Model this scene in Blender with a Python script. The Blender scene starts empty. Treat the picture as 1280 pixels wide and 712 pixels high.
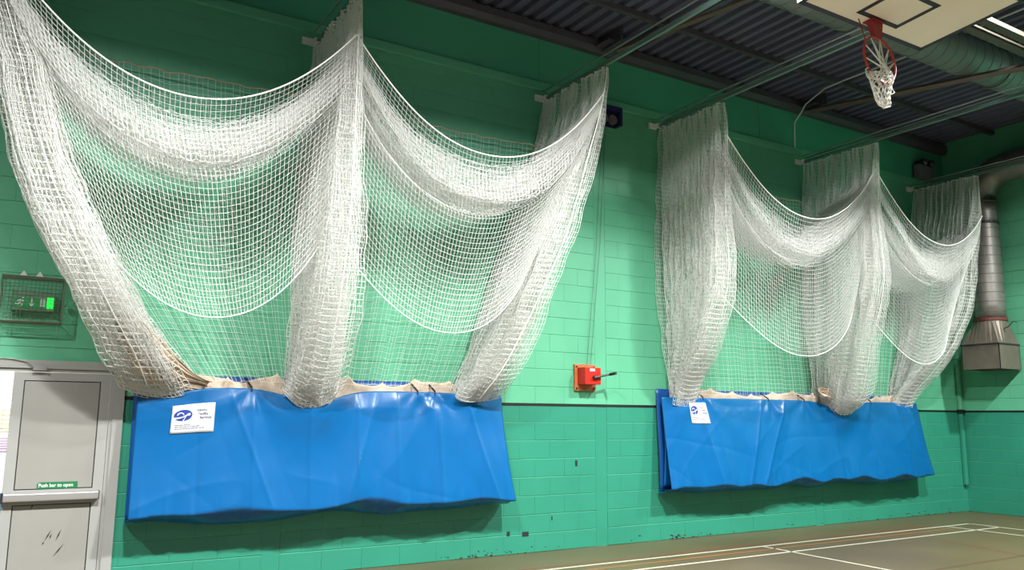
import bpy, bmesh, math, random
import numpy as np
from mathutils import Matrix, Vector

random.seed(7)
rng = np.random.default_rng(11)
SC = bpy.context.scene
C = SC.collection

# ------------------------------------------------------------------ camera
YAW, PITCH, ROLL, FPX, CAMD, CAMH = 0.547670717, 0.159006859, 0.00721373473, 1022.81, 8.76987, 1.64923
_f = Vector((math.sin(YAW)*math.cos(PITCH), math.cos(YAW)*math.cos(PITCH), math.sin(PITCH)))
_r = Vector((math.cos(YAW), -math.sin(YAW), 0)); _u = _r.cross(_f)
_r2 = _r*math.cos(ROLL) + _u*math.sin(ROLL); _u2 = -_r*math.sin(ROLL) + _u*math.cos(ROLL)
cam_d = bpy.data.cameras.new('camera'); cam = bpy.data.objects.new('camera', cam_d); C.objects.link(cam)
cam.matrix_world = Matrix(((_r2.x, _u2.x, -_f.x, 0), (_r2.y, _u2.y, -_f.y, -CAMD), (_r2.z, _u2.z, -_f.z, CAMH), (0, 0, 0, 1)))
cam_d.sensor_width = 36; cam_d.lens = FPX/1280*36; cam_d.clip_end = 200
SC.camera = cam

# ------------------------------------------------------------------ world, lamps, exposure
w = bpy.data.worlds.new('hall_ambient'); SC.world = w; w.use_nodes = True
w.node_tree.nodes['Background'].inputs[0].default_value = (.82, .92, 1, 1)
w.node_tree.nodes['Background'].inputs[1].default_value = .16
def area(name, loc, size, power, col=(1, 1, .985), rot=(0, 0, 0), sy=None, spread=math.pi):
    d = bpy.data.lights.new(name, 'AREA'); d.energy = power; d.color = col
    d.shape = 'RECTANGLE'; d.size = size; d.size_y = sy or size
    d.spread = spread
    o = bpy.data.objects.new(name, d); C.objects.link(o); o.location = loc; o.rotation_euler = rot
    return o
for x, pw in ((-3.6, 400), (.6, 570), (5.0, 740), (9.4, 590), (13.6, 480)):
    area('high_bay_or_fill_light', (x, -5.2, 6.55), .4, pw, sy=.25, spread=math.radians(154))
for x in (-1.5, 4.5, 10.5):  # weak row behind the camera, added as fill; no such lamps seen
    area('high_bay_or_fill_light', (x, -12.5, 6.55), .6, 80, sy=.3, spread=math.radians(152))
vs = SC.view_settings
vs.view_transform = 'Standard'; vs.look = 'None'; vs.gamma = 1; vs.use_curve_mapping = False
vs.exposure = .56
SC.cycles.max_bounces = 16; SC.cycles.diffuse_bounces = 10; SC.cycles.transmission_bounces = 10

# ------------------------------------------------------------------ materials
def lin(c):
    c = c/255.0
    return c/12.92 if c <= .04045 else ((c+.055)/1.055)**2.4
def rgb(r, g, b): return (lin(r), lin(g), lin(b), 1)
def mat(name, col, rough=.6, metal=0, noise=0, nscale=8, bump=0, bscale=40, emit=None, estr=0, trans=0, stretch=None, spec=None, col2=None):
    m = bpy.data.materials.new(name); m.use_nodes = True
    nt = m.node_tree; b = nt.nodes['Principled BSDF']
    b.inputs['Base Color'].default_value = col; b.inputs['Roughness'].default_value = rough
    b.inputs['Metallic'].default_value = metal
    if spec is not None: b.inputs['Specular IOR Level'].default_value = spec
    if trans: b.inputs['Transmission Weight'].default_value = trans
    if emit: b.inputs['Emission Color'].default_value = emit; b.inputs['Emission Strength'].default_value = estr
    if noise or bump:
        tc = nt.nodes.new('ShaderNodeNewGeometry'); src = tc.outputs['Position']
        if stretch:
            mp = nt.nodes.new('ShaderNodeMapping'); mp.inputs['Scale'].default_value = stretch
            nt.links.new(src, mp.inputs[0]); src = mp.outputs[0]
    if noise:
        n = nt.nodes.new('ShaderNodeTexNoise'); n.inputs['Scale'].default_value = nscale; n.inputs['Detail'].default_value = 5
        nt.links.new(src, n.inputs['Vector'])
        r = nt.nodes.new('ShaderNodeValToRGB')
        r.color_ramp.elements[0].position = .3; r.color_ramp.elements[1].position = .7
        c2 = col2 or tuple(min(1, c*(1+noise)) for c in col[:3]) + (1,)
        c1 = col if col2 else tuple(c*(1-noise) for c in col[:3]) + (1,)
        r.color_ramp.elements[0].color = c1; r.color_ramp.elements[1].color = c2
        nt.links.new(n.outputs['Fac'], r.inputs[0]); nt.links.new(r.outputs[0], b.inputs['Base Color'])
    if bump:
        n2 = nt.nodes.new('ShaderNodeTexNoise'); n2.inputs['Scale'].default_value = bscale; n2.inputs['Detail'].default_value = 6
        nt.links.new(src, n2.inputs['Vector'])
        bp = nt.nodes.new('ShaderNodeBump'); bp.inputs['Strength'].default_value = bump; bp.inputs['Distance'].default_value = .01
        nt.links.new(n2.outputs['Fac'], bp.inputs['Height']); nt.links.new(bp.outputs[0], b.inputs['Normal'])
    return m
M = {}
M['mint'] = mat('mint_paint', rgb(86, 165, 129), .5, noise=.05, nscale=1.3, bump=.12, bscale=60)
M['teal'] = mat('teal_paint', rgb(40, 126, 102), .42, noise=.06, nscale=1.5, bump=.12, bscale=60)
M['upper'] = mat('upper_paint', rgb(62, 148, 118), .6, noise=.05, nscale=1.3)
M['black'] = mat('black_paint', rgb(14, 16, 15), .5)
M['floor'] = mat('sports_floor', rgb(80, 69, 45), .4, noise=.12, nscale=1.1, bump=.03, bscale=8)
M['white_line'] = mat('white_line_paint', rgb(173, 169, 152), .5)
M['orange_line'] = mat('orange_line_paint', rgb(129, 81, 41), .5)
M['brown_line'] = mat('brown_line_paint', rgb(70, 51, 31), .5)
M['red_line'] = mat('red_line_paint', rgb(96, 56, 40), .5)
M['deck'] = mat('roof_deck', rgb(98, 98, 123), .5, metal=.25, noise=.08, nscale=2)
M['steel'] = mat('dark_steel', rgb(70, 66, 76), .5, noise=.06, nscale=3)
M['brown_steel'] = mat('brown_steel', rgb(100, 90, 83), .6)
M['cream_steel'] = mat('cream_steel', rgb(68, 64, 54), .6)
M['track'] = mat('track_metal', rgb(107, 136, 129), .4, metal=.3)
M['galv'] = mat('galvanised', rgb(146, 153, 153), .38, metal=.7)
M['duct'] = mat('duct_metal', rgb(131, 127, 122), .42, metal=.6, noise=.12, nscale=5)
M['ceil_duct'] = mat('ceiling_duct_metal', rgb(100, 108, 106), .55, metal=.3, noise=.08, nscale=3)
M['hopper'] = mat('hopper_metal', rgb(111, 102, 92), .5, metal=.45, noise=.12, nscale=6)
M['clamp'] = mat('rust_clamp', rgb(92, 40, 34), .6)
M['net'] = mat('white_net_twine', rgb(246, 246, 243), .75)
def twine(m):
    nt = m.node_tree; b = nt.nodes['Principled BSDF']; out = nt.nodes['Material Output']
    tr = nt.nodes.new('ShaderNodeBsdfTranslucent'); tr.inputs[0].default_value = b.inputs['Base Color'].default_value
    mx = nt.nodes.new('ShaderNodeMixShader'); mx.inputs[0].default_value = .4
    nt.links.new(b.outputs[0], mx.inputs[1]); nt.links.new(tr.outputs[0], mx.inputs[2]); nt.links.new(mx.outputs[0], out.inputs[0])
twine(M['net'])
M['bracket'] = mat('bracket_paint', rgb(220, 222, 216), .5)
M['conduit'] = mat('conduit_grey', rgb(196, 200, 204), .5)
M['rope'] = mat('white_rope', rgb(246, 244, 238), .7)
M['old_rope'] = mat('brown_rope', rgb(176, 160, 140), .8)
M['canvas'] = mat('canvas', rgb(198, 180, 159), .85, noise=.12, nscale=9, bump=.2, bscale=50)
M['pvc'] = mat('blue_pvc', rgb(0, 84, 140), .3, noise=.04, nscale=4, bump=.12, bscale=9, spec=.45)
M['pvc_dark'] = mat('blue_pvc_back', rgb(3, 66, 131), .4)
M['strap'] = mat('black_strap', rgb(22, 26, 34), .7)
M['paper'] = mat('label_paper', rgb(185, 187, 189), .5)
M['logo'] = mat('logo_blue', rgb(12, 48, 131), .5)
M['ink'] = mat('grey_ink', rgb(72, 78, 100), .6)
M['winch_red'] = mat('winch_red', rgb(180, 27, 14), .42, noise=.06, nscale=20)
M['winch_plate'] = mat('winch_orange', rgb(171, 97, 53), .55, noise=.15, nscale=14)
M['dark_metal'] = mat('dark_metal', rgb(52, 50, 54), .45, metal=.4)
M['cable'] = mat('cable_grey', rgb(72, 111, 92), .5)
M['navy'] = mat('navy_paint', rgb(21, 25, 72), .5)
M['door'] = mat('door_laminate', rgb(139, 138, 132), .48, noise=.03, nscale=3)
M['door_frame'] = mat('door_frame', rgb(150, 151, 147), .45, noise=.03, nscale=3)
M['door_gap'] = mat('door_gasket', rgb(48, 48, 48), .6)
M['alu'] = mat('aluminium', rgb(171, 169, 168), .35, metal=.55)
M['sign_green'] = mat('sign_green', rgb(16, 106, 63), .5)
M['exit_green'] = mat('exit_face_green', rgb(16, 120, 66), .5, emit=rgb(16, 120, 66), estr=.25)
M['sign_lit'] = mat('sign_lit_green', rgb(20, 230, 70), .5, emit=rgb(20, 240, 70), estr=.9)
M['sign_white'] = mat('sign_white', rgb(207, 210, 203), .5)
M['sign_body'] = mat('sign_body', rgb(104, 131, 111), .5)
M['wire'] = mat('guard_wire', rgb(97, 111, 90), .5, metal=.3)
M['board'] = mat('backboard_cream', rgb(255, 238, 226), .5, noise=.03, nscale=3)
M['board_line'] = mat('backboard_line', rgb(36, 34, 52), .5)
M['hoop'] = mat('hoop_orange', rgb(187, 53, 34), .4)
M['hoop_dark'] = mat('hoop_red', rgb(154, 37, 44), .5)
M['grey_box'] = mat('grey_unit', rgb(102, 97, 104), .5)
M['lens'] = mat('lamp_lens', rgb(121, 124, 127), .2)
M['scuff'] = mat('scuff_black', rgb(40, 40, 42), .7)
M['corr_wall'] = mat('corridor_white', rgb(244, 240, 238), .8)

# ------------------------------------------------------------------ helpers
def mesh_np(name, V, F, smooth=False):
    """V (n,3), F (m,k) all same k"""
    V = np.asarray(V, np.float32); F = np.asarray(F, np.int32); k = F.shape[1]
    me = bpy.data.meshes.new(name)
    me.vertices.add(len(V)); me.vertices.foreach_set('co', V.ravel())
    me.loops.add(F.size); me.loops.foreach_set('vertex_index', F.ravel())
    me.polygons.add(len(F)); me.polygons.foreach_set('loop_start', np.arange(0, F.size, k, dtype=np.int32))
    me.polygons.foreach_set('loop_total', np.full(len(F), k, np.int32))
    if smooth: me.polygons.foreach_set('use_smooth', np.ones(len(F), bool))
    me.update(calc_edges=True); me.validate()
    return me
def link(name, me, m=None, parent=None):
    o = bpy.data.objects.new(name, me); C.objects.link(o)
    if m is not None and me is not None and not me.materials: me.materials.append(M[m])
    if parent: o.parent = parent
    return o
def thing(name, label, cat, group=None, loc=(0, 0, 0)):
    o = bpy.data.objects.new(name, None); C.objects.link(o); o.location = loc; o.empty_display_size = .1
    o['label'] = label; o['category'] = cat
    if group: o['group'] = group
    return o
def tag(o, label, cat, group=None):
    o['label'] = label; o['category'] = cat
    if group: o['group'] = group
    return o
class MB:
    """collects boxes / tubes / prisms into one mesh"""
    def __init__(s): s.v = []; s.f = []
    def add(s, V, F):
        n = len(s.v); s.v += [tuple(map(float, q)) for q in V]; s.f += [tuple(i+n for i in q) for q in F]; return s
    def box(s, a, b):
        x0, y0, z0 = a; x1, y1, z1 = b
        return s.add([(x0,y0,z0),(x1,y0,z0),(x1,y1,z0),(x0,y1,z0),(x0,y0,z1),(x1,y0,z1),(x1,y1,z1),(x0,y1,z1)],
                     [(0,3,2,1),(4,5,6,7),(0,1,5,4),(1,2,6,5),(2,3,7,6),(3,0,4,7)])
    def tube(s, pts, r, n=8, cap=True):
        P = [Vector(q) for q in pts]; V = []; F = []
        rr = r if hasattr(r, '__len__') else [r]*len(P)
        t0 = (P[1]-P[0]).normalized()
        ref = Vector((0, 0, 1)) if abs(t0.z) < .9 else Vector((1, 0, 0))
        a = t0.cross(ref).normalized()
        for i, q in enumerate(P):
            t = (P[min(i+1, len(P)-1)] - P[max(i-1, 0)]).normalized()
            a = (a - t*a.dot(t)).normalized(); b = t.cross(a)
            for k in range(n):
                g = 2*math.pi*k/n; V.append(q + (a*math.cos(g)+b*math.sin(g))*rr[i])
        for i in range(len(P)-1):
            for k in range(n):
                k2 = (k+1) % n; F.append((i*n+k, i*n+k2, (i+1)*n+k2, (i+1)*n+k))
        if cap:
            F.append(tuple(range(n))[::-1]); F.append(tuple((len(P)-1)*n+k for k in range(n)))
        return s.add(V, F)
    def prism(s, poly, fn, h):
        """poly 2d, fn(a,b,c)->3d ; extruded c 0..h"""
        n = len(poly)
        V = [fn(a, b, 0) for a, b in poly] + [fn(a, b, h) for a, b in poly]
        F = [tuple(range(n))[::-1], tuple(range(n, 2*n))] + [(i, (i+1) % n, n+(i+1) % n, n+i) for i in range(n)]
        return s.add(V, F)
    def build(s, name, m, parent=None, smooth=False, bevel=0):
        me = bpy.data.meshes.new(name); me.from_pydata(s.v, [], s.f)
        bm = bmesh.new(); bm.from_mesh(me); bmesh.ops.recalc_face_normals(bm, faces=bm.faces)
        if bevel: bmesh.ops.bevel(bm, geom=list(bm.edges), offset=bevel, segments=2, affect='EDGES', profile=.6)
        bm.to_mesh(me); bm.free()
        if smooth:
            for q in me.polygons: q.use_smooth = True
        return link(name, me, m, parent)
def tube_lines(L, r, n=3):
    """L (lines, pts, 3) -> tube mesh V,F (open ends, n sided)"""
    nl, npt, _ = L.shape
    T = np.empty_like(L); T[:, 1:-1] = L[:, 2:]-L[:, :-2]; T[:, 0] = L[:, 1]-L[:, 0]; T[:, -1] = L[:, -1]-L[:, -2]
    T /= np.linalg.norm(T, axis=2, keepdims=True)+1e-9
    ref = np.array([.31, .87, .38]); A = np.cross(T, ref); A /= np.linalg.norm(A, axis=2, keepdims=True)+1e-9
    B = np.cross(T, A)
    V = np.empty((nl, npt, n, 3))
    for k in range(n):
        g = 2*math.pi*k/n; V[:, :, k] = L + r*(A*math.cos(g)+B*math.sin(g))
    idx = np.arange(nl*npt*n).reshape(nl, npt, n)
    a = idx[:, :-1]; b = idx[:, 1:]
    F = np.stack([a, np.roll(a, -1, 2), np.roll(b, -1, 2), b], -1).reshape(-1, 4)
    return V.reshape(-1, 3), F
def netting(name, P, r, m, parent):
    """cords along both directions of the knot grid P (nu,nv,3)"""
    V1, F1 = tube_lines(P, r); V2, F2 = tube_lines(np.ascontiguousarray(P.transpose(1, 0, 2)), r)
    me = mesh_np(name, np.vstack([V1, V2]), np.vstack([F1, F2+len(V1)]), smooth=True)
    o = link(name, me, m, parent); o['kind'] = 'stuff'; return o
def grid_mesh(name, P, m, parent, thick=0, smooth=True):
    nu, nv, _ = P.shape; idx = np.arange(nu*nv).reshape(nu, nv)
    F = np.stack([idx[:-1, :-1], idx[1:, :-1], idx[1:, 1:], idx[:-1, 1:]], -1).reshape(-1, 4)
    me = mesh_np(name, P.reshape(-1, 3), F, smooth)
    o = link(name, me, m, parent)
    if thick:
        md = o.modifiers.new('thickness', 'SOLIDIFY'); md.thickness = thick; md.offset = 0
    return o
def interp(z, keys):
    zs = [k[0] for k in keys]; xs = [k[1] for k in keys]
    if zs[0] > zs[-1]: zs, xs = zs[::-1], xs[::-1]
    return np.interp(z, zs, xs)
def smooth_interp(z, keys):
    acc = 0
    for d in (-.3, -.15, 0, .15, .3): acc = acc + interp(np.asarray(z)+d, keys)
    return acc/5
class Noise:
    """smooth random function of two variables: sum of random sines"""
    def __init__(s, n, f0, f1):
        s.k = [(rng.uniform(f0, f1)*math.cos(a), rng.uniform(f0, f1)*math.sin(a), rng.uniform(0, 6.28)) for a in rng.uniform(0, 6.28, n)]
    def __call__(s, a, b):
        t = 0
        for kx, ky, ph in s.k: t = t + np.sin(kx*a+ky*b+ph)
        return t/math.sqrt(len(s.k))
def text_mesh(body, size, align='LEFT', font_scale=1):
    cu = bpy.data.curves.new('lettering', 'FONT'); cu.body = body; cu.size = size; cu.align_x = align
    cu.resolution_u = 3; cu.offset = size*.022
    o = bpy.data.objects.new('lettering', cu); C.objects.link(o)
    bpy.context.view_layer.update()
    me = bpy.data.meshes.new_from_object(o.evaluated_get(bpy.context.evaluated_depsgraph_get()))
    bpy.data.objects.remove(o); bpy.data.curves.remove(cu)
    return me
def project(P):
    d = Vector(P)-Vector((0, -CAMD, CAMH)); z = d.dot(_f)
    return 640+FPX*d.dot(_r2)/z, 356-FPX*d.dot(_u2)/z

# ------------------------------------------------------------------ the hall: floor, walls, roof
XE = 15.15      # end wall plane
def struct(o): o['kind'] = 'structure'; return o
floor = struct(MB().box((-14, -20, -.1), (XE+.3, .2, 0)).build('floor', 'floor'))
def court_line(x0, y0, x1, y1, m, wd=.04, lab=None):
    a = Vector((x0, y0, 0)); b = Vector((x1, y1, 0)); t = (b-a).normalized(); n = Vector((-t.y, t.x, 0))*wd/2
    o = MB().add([a-n, b-n, b+n, a+n, *[q+Vector((0, 0, .0015)) for q in (a-n, b-n, b+n, a+n)]],
                 [(3,2,1,0),(4,5,6,7),(0,1,5,4),(1,2,6,5),(2,3,7,6),(3,0,4,7)]).build('court_line', m, floor)
    if lab: o['label'] = lab
court_line(-.1, -1.05, 13.39, -1.02, 'white_line')
court_line(-.1, -1.54, 13.39, -1.50, 'white_line')
court_line(12.70, -1.04, 12.62, -7.6, 'white_line')
court_line(13.37, -1.00, 13.2, -7.6, 'white_line')
court_line(8.57, -1.05, 8.3, -7.6, 'white_line')
court_line(-2, -1.30, 12.6, -1.22, 'orange_line', .038, 'orange court line')
court_line(-2, -.93, 12.6, -.88, 'red_line', .04, 'faint red court line')
court_line(2, -3.2, 14, -3.1, 'brown_line', .05, 'dark brown court line')
court_line(11.25, -1.7, 10.85, -3.12, 'red_line', .04, 'faint red court line')
court_line(14.4, -.9, 13.9, -8, 'orange_line', .03)

# long wall: backing with the door opening, block courses in front of it
DX0, DX1, DZ = -.95, .93, 2.12         # door opening
wall = struct(MB().box((-14, .0035, -.1), (DX0, .3, 7.2)).box((DX1, .0035, -.1), (XE+.3, .3, 7.2)).box((DX0, .0035, DZ), (DX1, .3, 7.2)).build('wall_back', 'mint'))
wall_end = struct(MB().box((XE+.0035, -20, -.1), (XE+.3, .3, 7.2)).build('wall_end', 'mint'))
CH, BL, JG = .225, .45, .006
def block_verts(wd, ht):
    """block in local a (along), d (out of wall), z : front face chamfered"""
    g, gv, c, de = JG/2, .0004, .0035, .022
    a0, a1, z0, z1 = gv, wd-gv, g, ht-g
    V = [(a0, 0, z0), (a1, 0, z0), (a1, 0, z1), (a0, 0, z1)]
    V += [(a0, de-c, z0), (a1, de-c, z0), (a1, de-c, z1), (a0, de-c, z1)]
    V += [(a0+.0007, de, z0+c), (a1-.0007, de, z0+c), (a1-.0007, de, z1-c), (a0+.0007, de, z1-c)]
    F = []
    for b in (0, 4):
        for i in range(4): F.append((b+i, b+(i+1) % 4, b+4+(i+1) % 4, b+4+i))
    F.append((8, 9, 10, 11))
    return V, F
_bc = {}
def block_mesh(wd, ht, m, end):
    key = (round(wd, 3), round(ht, 3), m, end)
    if key not in _bc:
        V, F = block_verts(wd, ht)
        if not end: V2 = [(a, -d, z) for a, d, z in V]
        else: V2 = [(-d, -a, z) for a, d, z in V]
        mb = MB().add(V2, F); me = bpy.data.meshes.new('block'); me.from_pydata(mb.v, [], mb.f); me.materials.append(M[m]); me.update()
        _bc[key] = me
    return _bc[key]
PIERS = [2.36, 6.65, 10.94]; PW = .19
COV = [(1.0, 5.15), (7.68, 13.9)]
cells = []
courses = [(k*CH, CH) for k in range(8)] + [(1.8+.0+k*CH, CH) for k in range(18)] + [(5.85, .13)]
segs = [(-4.0+.3, 2.36), (2.36+PW, 6.65), (6.65+PW, 10.94), (10.94+PW, XE)]
for ci, (z, h) in enumerate(courses):
    for si, (a, b) in enumerate(segs):
        x = a; first = True
        while x < b-.01:
            wd = BL/2 if (first and ci % 2) else BL
            wd = min(wd, b-x)
            if b-x-wd < .08: wd = b-x
            x1 = x+wd; first = False
            parts = [(x, x1)]
            if z < DZ-.03:
                parts = [q for q in ((x, min(x1, DX0-.0)), (max(x, DX1+.0), x1)) if q[1]-q[0] > .03]
            for q0, q1 in parts:
                zz, hh = z, h
                if DZ-.03 <= z+h and z < DZ and q1 > DX0 and q0 < DX1 and z+h > DZ: zz, hh = DZ, z+h-DZ
                if hh > .03: cells.append((q0, q1, zz, hh))
            x = x1
def score(c):
    q0, q1, z, h = c
    a = project((q0, 0, z)); b = project((q1, 0, z+h))
    ar = abs(b[0]-a[0])*abs(b[1]-a[1])
    cx, cy = (a[0]+b[0])/2, (a[1]+b[1])/2
    if not (-20 < cx < 1290 and -15 < cy < 720): return 0
    xm, zm = (q0+q1)/2, z+h/2
    for s0, s1 in COV:
        if s0+.1 < xm < s1-.1 and .66 < zm < 1.95: return 0
    net = (xm < 5.7 or xm > 7.9) and zm > 1.9 and not (xm < .2 and zm < 4)
    return ar*(.25 if net else 1)
cells.sort(key=score, reverse=True)
mb_rest = {'mint': MB(), 'teal': MB()}
for i, (q0, q1, z, h) in enumerate(cells):
    m = 'teal' if z+h < 1.81 else 'mint'
    jy = random.uniform(-.0009, .0009)
    if i < 300 and score((q0, q1, z, h)) > 0:
        o = link('block', block_mesh(q1-q0, h, m, False), None, wall)
        o.location = (q0, .02+jy, z); o.rotation_euler = (random.uniform(-.006, .006), 0, random.uniform(-.002, .002))
    else:
        V, F = block_verts(q1-q0, h)
        mb_rest[m].add([(q0+a, .02+jy-d, z+zz) for a, d, zz in V], F)
for m, mb in mb_rest.items():
    o = mb.build('blockwork', m, wall); o['kind'] = 'stuff'
# end wall blocks
mb_rest = {'mint': MB(), 'teal': MB()}; ne = 0
for ci, (z, h) in enumerate([(k*CH, CH) for k in range(29)]):
    y = 0 if ci % 2 else .225
    for k in range(12):
        y0 = y-.45*k; y1 = y0-.45; y0 = min(y0, -.001)
        m = 'teal' if z+h < 1.81 else 'mint'
        if k < 5:
            o = link('block', block_mesh(round(y0-y1, 3), h, m, True), None, wall_end)
            o.location = (XE+.02+random.uniform(-.0009, .0009), y0, z); o.rotation_euler = (0, random.uniform(-.005, .005), 0)
        else:
            V, F = block_verts(y0-y1, h); mb_rest[m].add([(XE+.02-d, y0-a, z+zz) for a, d, zz in V], F)
for m, mb in mb_rest.items():
    o = mb.build('blockwork', m, wall_end); o['kind'] = 'stuff'
# smooth pier strips, stripe, ledge and the plain wall above it
for px in PIERS:
    MB().box((px+.003, -.0005, 0), (px+PW-.003, .02, 1.8)).build('pier', 'teal', wall)
    MB().box((px+.003, -.0005, 1.8), (px+PW-.003, .02, 5.98)).build('pier', 'mint', wall)
for a, b in ((-3.7, DX0), (DX1, XE)):
    o = MB().box((a, -.004, 1.779), (b, .02, 1.815)).build('stripe', 'black', wall); o['label'] = 'black painted line along the wall'
o = MB().box((XE-.004, -5.4, 1.779), (XE+.02, 0, 1.815)).build('stripe', 'black', wall_end); o['label'] = 'black painted line along the wall'
MB().box((-3.7, -.045, 5.985), (XE, .02, 6.10)).build('ledge', 'mint', wall, bevel=.012)
for a, b in [(-3.7, 1.45), (1.458, 5.74), (5.748, 10.02), (10.028, XE)]:
    MB().box((a, -.006, 6.10), (b, .02, 6.78)).build('upper_panel', 'upper', wall)
# paint chips along the foot of the wall
mb = MB()
for k in range(120):
    x = random.choice([random.gauss(5.0, .45), random.uniform(4.4, 15), random.gauss(8.1, .2), random.gauss(13.9, .5)])
    if not 4.2 < x < 15.1: continue
    z = abs(random.gauss(0, .035)); s = random.uniform(.006, .02)
    mb.box((x, -.0045, z), (x+s*random.uniform(1, 2.5), -.0005, z+s*.7))
o = mb.build('paint_chips', 'scuff', wall); o['kind'] = 'stuff'
for x, z, a, b in [(5.52, .20, .09, .055), (5.3, .22, .04, .05), (6.32, 1.02, .035, .075), (5.95, .37, .015, .05)]:
    MB().box((x, -.006, z), (x+a, -.001, z+b)).build('wall_plate', 'dark_metal', wall)

# roof: steel eaves beam, corrugated deck sheets, purlins, braces
ceil = bpy.data.objects.new('ceiling', None); C.objects.link(ceil); ceil['kind'] = 'structure'
RP = .2
def deck_sheet(x0, n):
    prof = []
    for k in range(n):
        b = x0+k*RP
        prof += [(b, 6.93), (b+.075, 6.93), (b+.095, 6.99), (b+.175, 6.99), (b+.195, 6.93)]
    prof.append((x0+n*RP, 6.93))
    V = []; 
    for y in (.05, -20):
        V += [(x, y, z) for x, z in prof] + [(x, y, z+.012) for x, z in prof]
    n_ = len(prof); F = []
    for i in range(n_-1):
        F += [(i, i+1, 2*n_+i+1, 2*n_+i), (n_+i, 3*n_+i, 3*n_+i+1, n_+i+1), (i, n_+i, n_+i+1, i+1), (2*n_+i, 2*n_+i+1, 3*n_+i+1, 3*n_+i)]
    MB().add(V, F).build('deck_sheet', 'deck', ceil)
x = -14.0
while x < XE-.05:
    n = min(5, round((XE-x)/RP)); deck_sheet(x, n); x += n*RP
beam = struct(MB().add([(-14, 0, 6.72), (-14, -.10, 6.72), (-14, -.13, 6.80), (-14, -.13, 6.90), (-14, 0, 6.90),
                        (XE, 0, 6.72), (XE, -.10, 6.72), (XE, -.13, 6.80), (XE, -.13, 6.90), (XE, 0, 6.90)],
                       [(0,1,2,3,4), (9,8,7,6,5), (0,5,6,1), (1,6,7,2), (2,7,8,3), (3,8,9,4), (4,9,5,0)]).build('trim_1', 'steel'))
for k, y in enumerate((-1.0, -4.4, -7.8, -11.2)):
    struct(MB().box((-14, y-.035, 6.85), (XE, y+.035, 6.93)).build('trim_%d' % (k+2), 'steel'))
for (a, b) in [((6.95, -.2), (7.9, -4.3)), ((2.6, -.2), (3.6, -4.3))]:
    t = (Vector(b)-Vector(a)).normalized(); n = Vector((-t.y, t.x))*.045
    V = []
    for z in (6.76, 6.80): V += [(a[0]-n.x, a[1]-n.y, z), (b[0]-n.x, b[1]-n.y, z), (b[0]+n.x, b[1]+n.y, z), (a[0]+n.x, a[1]+n.y, z)]
    MB().add(V, [(3,2,1,0),(4,5,6,7),(0,1,5,4),(1,2,6,5),(2,3,7,6),(3,0,4,7)]).build('brace', 'brown_steel', ceil)
MB().tube([(10.95, -.2, 6.70), (10.46, -3.95, 5.98), (10.4, -4.4, 5.9)], .045, 4).build('brace', 'brown_steel', ceil)
for x in (2.46, 6.75, 11.04):
    MB().box((x-.02, -.55, 6.74), (x+.02, -.02, 6.93)).box((x-.13, -.42, 6.78), (x+.13, -.02, 6.80)).build('gusset', 'steel', ceil)

# ------------------------------------------------------------------ door at the left
door = bpy.data.objects.new('door_1', None); C.objects.link(door); door['kind'] = 'structure'
fr = MB().box((DX0-.02, -.03, 0), (DX0+.07, .16, DZ-.065)).box((DX1-.055, -.03, 0), (DX1+.035, .16, DZ-.065)).box((DX0-.02, -.03, DZ-.065), (DX1+.035, .16, DZ+.01)).build('door_frame', 'door_frame', door)
MB().box((DX1-.085, -.012, 0), (DX1-.055, .05, DZ-.065)).box((DX0+.07, -.012, DZ-.095), (DX1-.055, .05, DZ-.065)).build('door_stop', 'door_frame', door)
LX0, LX1, LZ1 = .035, DX1-.09, DZ-.10
a0, a1 = LX0+.085, LX1-.085
leaf = MB().box((LX0, -.012, .01), (a0, .035, LZ1)).box((a1, -.012, .01), (LX1, .035, LZ1)).box((a0, -.012, LZ1-.075), (a1, .035, LZ1)) \
    .box((a0, -.012, .83), (a1, .035, .96)).box((a0, -.012, .01), (a1, .035, .13)).build('door_leaf', 'door_frame', door)
MB().box((LX0+.075, .004, .1), (LX1-.075, .03, LZ1-.05)).build('gasket', 'door_gap', leaf)
MB().box((LX0+.094, -.006, .969), (LX1-.094, .02, LZ1-.084)).build('upper_panel', 'door', leaf, bevel=.002)
MB().box((LX0+.094, -.006, .139), (LX1-.094, .02, .821)).build('lower_panel', 'door', leaf, bevel=.002)
mb = MB()
for (x0, z0, x1, z1) in [(.40, .50, .45, .60), (.385, .47, .40, .50), (.49, .50, .53, .60), (.48, .36, .56, .47), (.27, .78, .29, .86), (.44, .52, .455, .565)]:
    t = Vector((x1-x0, 0, z1-z0)).normalized(); n = Vector((-t.z, 0, t.x))*.006; mid = (Vector((x0, 0, z0))+Vector((x1, 0, z1)))/2
    a, b = Vector((x0, -.0065, z0)), Vector((x1, -.0065, z1)); mid.y = -.0065
    mb.add([a, mid-n, b, mid+n, *[q+Vector((0, -.0015, 0)) for q in (a, mid-n, b, mid+n)]], [(3,2,1,0),(4,5,6,7),(0,1,5,4),(1,2,6,5),(2,3,7,6),(3,0,4,7)])
o = mb.build('scuff_marks', 'scuff', leaf); o['label'] = 'black scuff marks on the lower panel'
pts = []
pb = MB().box((LX0-.01, -.085, .865), (LX1-.03, -.03, .935)).build('push_bar', 'alu', door, bevel=.012)
MB().box((LX0-.012, -.09, .855), (LX0+.01, -.012, .945)).build('end_cap', 'dark_metal', pb); MB().box((LX1-.034, -.086, .862), (LX1-.028, -.012, .938)).build('end_cap', 'dark_metal', pb)
sg = MB().prism([(.30, .965), (.63, .965), (.63, 1.025), (.32, 1.025), (.30, 1.01)], lambda a, b, c: (a, -.0065-c, b), .002).build('door_sign', 'sign_green', door)
sg['label'] = 'green sign reading Push bar to open'
tm = text_mesh('Push bar to open', .044)
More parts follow.
